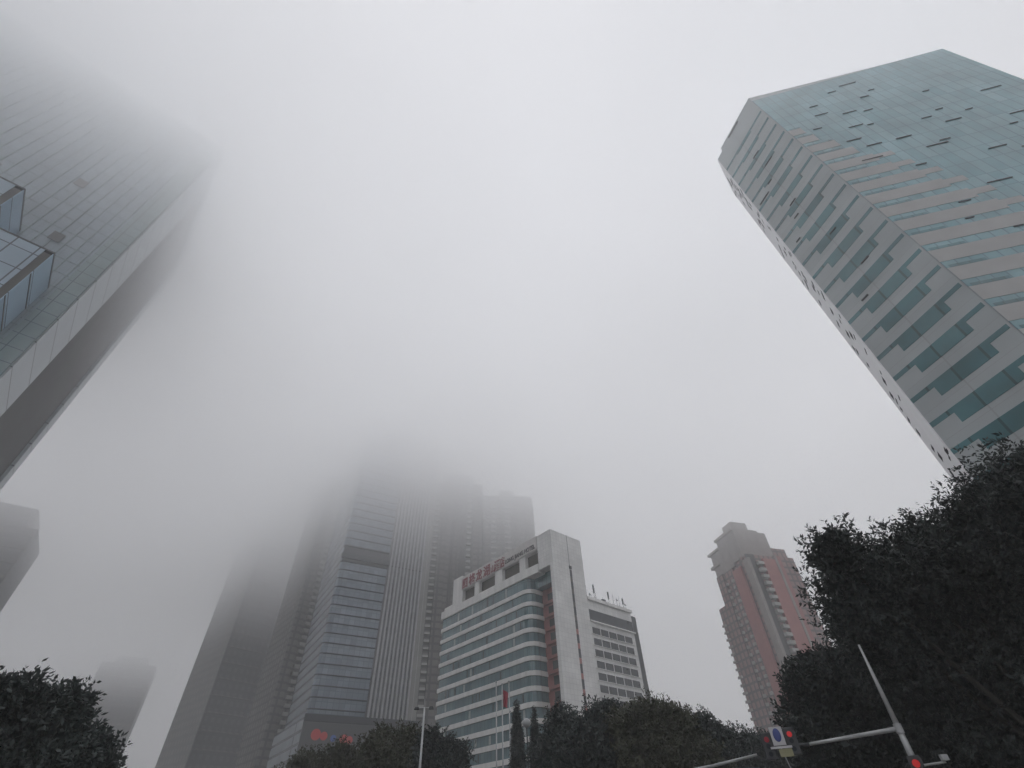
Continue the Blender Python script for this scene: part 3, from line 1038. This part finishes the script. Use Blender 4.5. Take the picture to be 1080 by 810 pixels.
tree('street_tree', 'small tree with brownish green leaves between the flagpoles and the street lamp', polar(-11.8, 50),
     [(-13.5, 8.0, 50, 1.6), (-11.2, 8.1, 50, 1.6), (-12.4, 6.6, 49, 2.0)], m_leaf_olive, 9)
tree('street_tree', 'small dark tree just right of the street lamp, in front of the hotel wing', polar(-7.8, 46),
     [(-8.8, 7.2, 46, 1.5), (-6.9, 6.7, 46, 1.4), (-8.0, 5.4, 45, 1.8)], m_leaf_dark, 10)
tree('street_tree', 'low olive tree under the lit sign of the centre skyscraper', polar(-17.6, 55),
     [(-19.8, 6.7, 55, 1.8), (-16.9, 7.5, 55, 1.8), (-18.2, 5.6, 54, 2.2), (-21.8, 5.6, 55, 1.6)], m_leaf_olive, 11)
tree('street_tree', 'round dark tree in the lower left corner of the view', polar(-40, 28),
     [(-42.0, 5.7, 28, 1.25), (-39.3, 5.5, 28, 1.15), (-36.8, 4.8, 28, 0.85), (-36.0, 4.2, 28, 0.85), (-40, 4.2, 27.5, 1.8), (-45, 5.2, 28, 1.6), (-37, 3.6, 28, 1.3)],
     m_leaf_cool, 12, trunk_r=0.2, dens=2.2)


def cypress(label, az, d, H, rw, seed):
    base = polar(az, d)
    n = 26
    bl = []
    for k in range(n):
        f = k / (n - 1)
        r = rw * (0.35 + 1.0 * math.sin(math.pi * min(1, 0.25 + 0.72 * (1 - f)))) * (1 - .75 * f ** 3)
        bl.append((az + 0.04 * math.sin(k * 2.1), 1.0 + f * (H - 1.3), d, r))
    t = thing('cypress_tree', label, 'tree', base, 90)
    W = [(*polar(a, dd)[:2], z_, r_) for a, z_, dd, r_ in bl]
    crown('crown', base, W, m_leaf_cool, t, 5200, 6, 0.3, 0.07, 0.2, 9000, 0.24, seed, clump=0, droop=-.5)
    MB().chain([(0, 0, -.1), (0, 0, H * .6)], [0.14, 0.05], 8).build('trunk', m_bark, t)


cypress('taller slim cypress beside the right-hand flagpole, in front of the hotel corner', -0.75, 62, 62 * math.tan(R(11.0)) + EYE, 0.62, 21)
cypress('shorter slim cypress beside the white globe lamp', 0.95, 62, 62 * math.tan(R(10.4)) + EYE, 0.42, 22)

# ================================================================== STREET FURNITURE
# flagpoles
for az, top, lb in ((-2.75, 12.6, 'leftmost of the three pale flagpoles in front of the hotel'),
                    (-2.15, 12.4, 'middle flagpole in front of the hotel, the one with the red flag'),
                    (-1.45, 12.6, 'rightmost of the three pale flagpoles, beside the taller cypress')):
    t = thing('flagpole', lb, 'flagpole', polar(az, 68), 90, 'flagpoles in front of the hotel')
    h = 68 * math.tan(R(top)) + EYE
    MB().tube((0, 0, 0), (0, 0, h), 0.11, 0.06, 10).build('pole', m_metal, t, smooth=True)
    MB().ball((0, 0, h + .08), 0.12).build('finial', m_metal, t, smooth=True)
    MB().box(-.3, .3, -.3, .3, 0, .25).build('plinth', m_kerb, t)
    if 'red flag' in lb:
        fb = MB()
        hz = 68 * math.tan(R(11.55)) + EYE
        n = 10
        for i in range(n + 1):
            f = i / n
            x = 0.12 + 0.6 * f
            yy = 0.16 * math.sin(f * 7)
            fb.v += [(x, yy, hz + .55 - f * .35), (x * .75 + .03, yy + .07 * math.sin(f * 9), hz - 1.2 - f * .15)]
            if i: 
                b_ = 2 * i
                fb.f.append((b_ - 2, b_ - 1, b_ + 1, b_))
        fo = fb.build('red_flag', mat('flag_red', (0.34, 0.04, 0.065), 0.7, var=.15, vscale=2))
        fo.location = polar(az, 68)
        md = fo.modifiers.new('thick', 'SOLIDIFY'); md.thickness = 0.02
        tag(fo, 'limp red flag hanging from the middle flagpole', 'flag')

# globe lamp
t = thing('globe_lamp', 'white globe lamp between the two cypresses', 'lamp', polar(0.2, 60), 90)
hz = 60 * math.tan(R(9.2)) + EYE
MB().tube((0, 0, 0), (0, 0, hz - .35), 0.09, 0.06).build('post', m_darkmetal, t)
MB().ball((0, 0, hz), 0.42, 16, 10).build('globe', mat('opal_globe', (0.36, 0.37, 0.38), 0.4), t, smooth=True)

# street lamp in the centre left
t = thing('street_lamp', 'slim pale street lamp in front of the centre skyscraper, between two small trees', 'street lamp',
          polar(-9.75, 38), 90)
h = 38 * math.tan(R(10.6)) + EYE
MB().tube((0, 0, 0), (-0.05, 0, h), 0.10, 0.055, 12).build('pole', m_metal, t, smooth=True)
MB().tube((-.55, 0, h - .02), (.45, 0, h - .02), 0.03, 0.03, 8).build('crossarm', m_metal, t)
for sx in (-.55, .4):
    MB().prism([(sx - .16, -.1), (sx + .16, -.1), (sx + .16, .1), (sx - .16, .1)], h - .1, h + .04, .7).build('lamp_head', m_darkmetal, t)
MB().tube((-.05, 0, h), (-.08, 0, h + .5), 0.03, 0.02, 6).build('spike', m_metal, t)

# traffic signal mast at right
TD = 25.0
def at(az, el, d=TD): return polar(az, d, d * math.tan(R(el)) + EYE)
base = polar(31.9, TD)
t = thing('signal_mast', 'grey mast with a long horizontal arm, standing in front of the corner tree', 'traffic mast', base, 90)
top = at(31.9, 12.6) - base
MB().chain([Vector((0, 0, 0)), Vector((0, 0, 3.0)), Vector((0, 0, at(31.7, 6.5).z)), top], [0.12, 0.11, 0.095, 0.035], 14).build('pole', m_metal, t, smooth=True)
j = Vector((0, 0, at(31.7, 6.55).z))
e = at(25.0, 6.15) - base
e2 = at(21.6, 6.25) - base
MB().chain([j + Vector((0, 0, 0)), j.lerp(e, .5), e], [0.075, 0.062, 0.05], 12).build('arm', m_metal, t, smooth=True)
MB().chain([e, e2], [0.05, 0.04], 10).build('arm_end', m_darkmetal, t, smooth=True)
MB().tube(j - Vector((0, 0, .14)), j + Vector((0, 0, .14)), 0.125, 0.125, 14).build('collar', m_metal, t)
e3 = at(33.9, 4.25) - base
MB().tube(Vector((0, 0, at(31.9, 4.15).z)), e3, 0.035, 0.03, 8).build('bracket', m_metal, t)
MB().box(e3.x - .1, e3.x + .12, e3.y - .06, e3.y + .06, e3.z + .04, e3.z + .2).build('bracket_box', m_metal, t)

m_lamp = mat('signal_red', (0.5, 0.02, 0.02), 0.4, emit=((1.0, 0.035, 0.04), 0.09))
m_lamp_dim = mat('signal_red_dim', (0.25, 0.02, 0.03), 0.4, emit=((0.8, 0.04, 0.08), 0.015))
m_blue_sign = mat('sign_blue', (0.05, 0.07, 0.22), 0.4, emit=((0.04, 0.07, 0.35), 0.01))
m_sign_white = mat('sign_white', (0.5, 0.5, 0.52), 0.5)
m_sign_yellow = mat('sign_olive', (0.28, 0.27, 0.16), 0.5)


def facing(az): return (0, 0, R(-az))   # local -Y looks back at the station


def signal(az, el, d, m_, lb, r=.11, group='red traffic lights'):
    p = at(az, el, d)
    s = thing('traffic_light', lb, 'traffic light', p, 90 + az, group)
    MB().box(-.2, .2, 0.0, .22, -.62, .22).build('housing', m_darkmetal, s, bevel=.03)
    MB().tube((0, -.03, 0), (0, 0.0, 0), r, r, 20).build('lens', m_, s)
    for zz in (-.2, -.44):
        MB().tube((0, -.02, zz), (0, 0, zz), r * .85, r * .85, 16).build('unlit_lens', m_ct_dark, s)
    MB().tube((0, -.16, 0), (0, -.031, 0), r * 1.15, r * 1.2, 16).build('hood', m_darkmetal, s) if False else None
    return s


signal(23.72, 6.95, TD - .35, m_lamp, 'brightly lit red traffic light right of the blue sign on the mast arm', .09)
signal(21.75, 6.72, TD - .3, m_lamp_dim, 'dim red traffic light at the far left end of the mast arm', .09)
signal(31.95, 4.32, TD - .45, m_lamp, 'red traffic light at the foot of the mast in the bottom right of the view', .11)

s = thing('road_sign', 'small blue and white sign between two red lights on the mast arm', 'sign', at(22.7, 6.35, TD - .4), 90 + 22.7)
b = MB().prism([(-.26, 0), (.26, 0), (.26, .05), (-.26, .05)], -.05, .62).build('panel', m_sign_white, s)
o = MB().ball((0, 0.0, .32), .2, 18, 10, (0.8, .2, 1.25)).build('blue_symbol', m_blue_sign, b)
s.scale = (.85, .85, .85)
MB().box(-.42, .46, 0, .05, -.16, -.08).build('crossbar', m_sign_white, s)
MB().box(-.12, .42, -0.01, .06, -.46, -.18).build('lower_plate', m_sign_yellow, s)
MB().tube((0, .04, -.16), (.12, .04, -.9), .03, .02, 6).build('stay', m_metal, s)

# second mast arm far left bottom, just entering the frame
t = thing('signal_gantry', 'pale arm with a blue-grey box entering the bottom edge below the trees', 'gantry', polar(12.5, 36), 90)
g0 = polar(12.5, 36)
za = 36 * math.tan(R(5.0)) + EYE
MB().chain([Vector((0, 0, 0)), Vector((0, 0, za - .1))], [.14, .11], 12).build('pole', m_metal, t, smooth=True)
ge = at(20.6, 5.75, 36) - g0
gs = at(16.6, 5.2, 36) - g0
MB().chain([Vector((0, 0, za - .15)), gs, ge], [.09, .08, .06], 10).build('arm', m_metal, t, smooth=True)
MB().box(gs.x, gs.x + 2.6, gs.y - .1, gs.y + .05, gs.z - .6, gs.z - .12).build('sign_box', mat('blue_grey_panel', (0.09, 0.12, 0.17), .5), t)

# ================================================================== AIR VOLUMES
hz_ = MB().box(-1150, 1150, -1150, 1150, -1.0, 204.0).build('haze', vol_mat('haze_air', HAZE_DENSITY))
tag(hz_, kind='stuff')
cl = MB().box(-1160, 1160, -1160, 1160, 50.0, CLOUD_TOP + 24).build('low_cloud', vol_mat('cloud_air', CLOUD_DENSITY, (CLOUD_BASE, CLOUD_FULL, 14.0)))
tag(cl, kind='stuff')
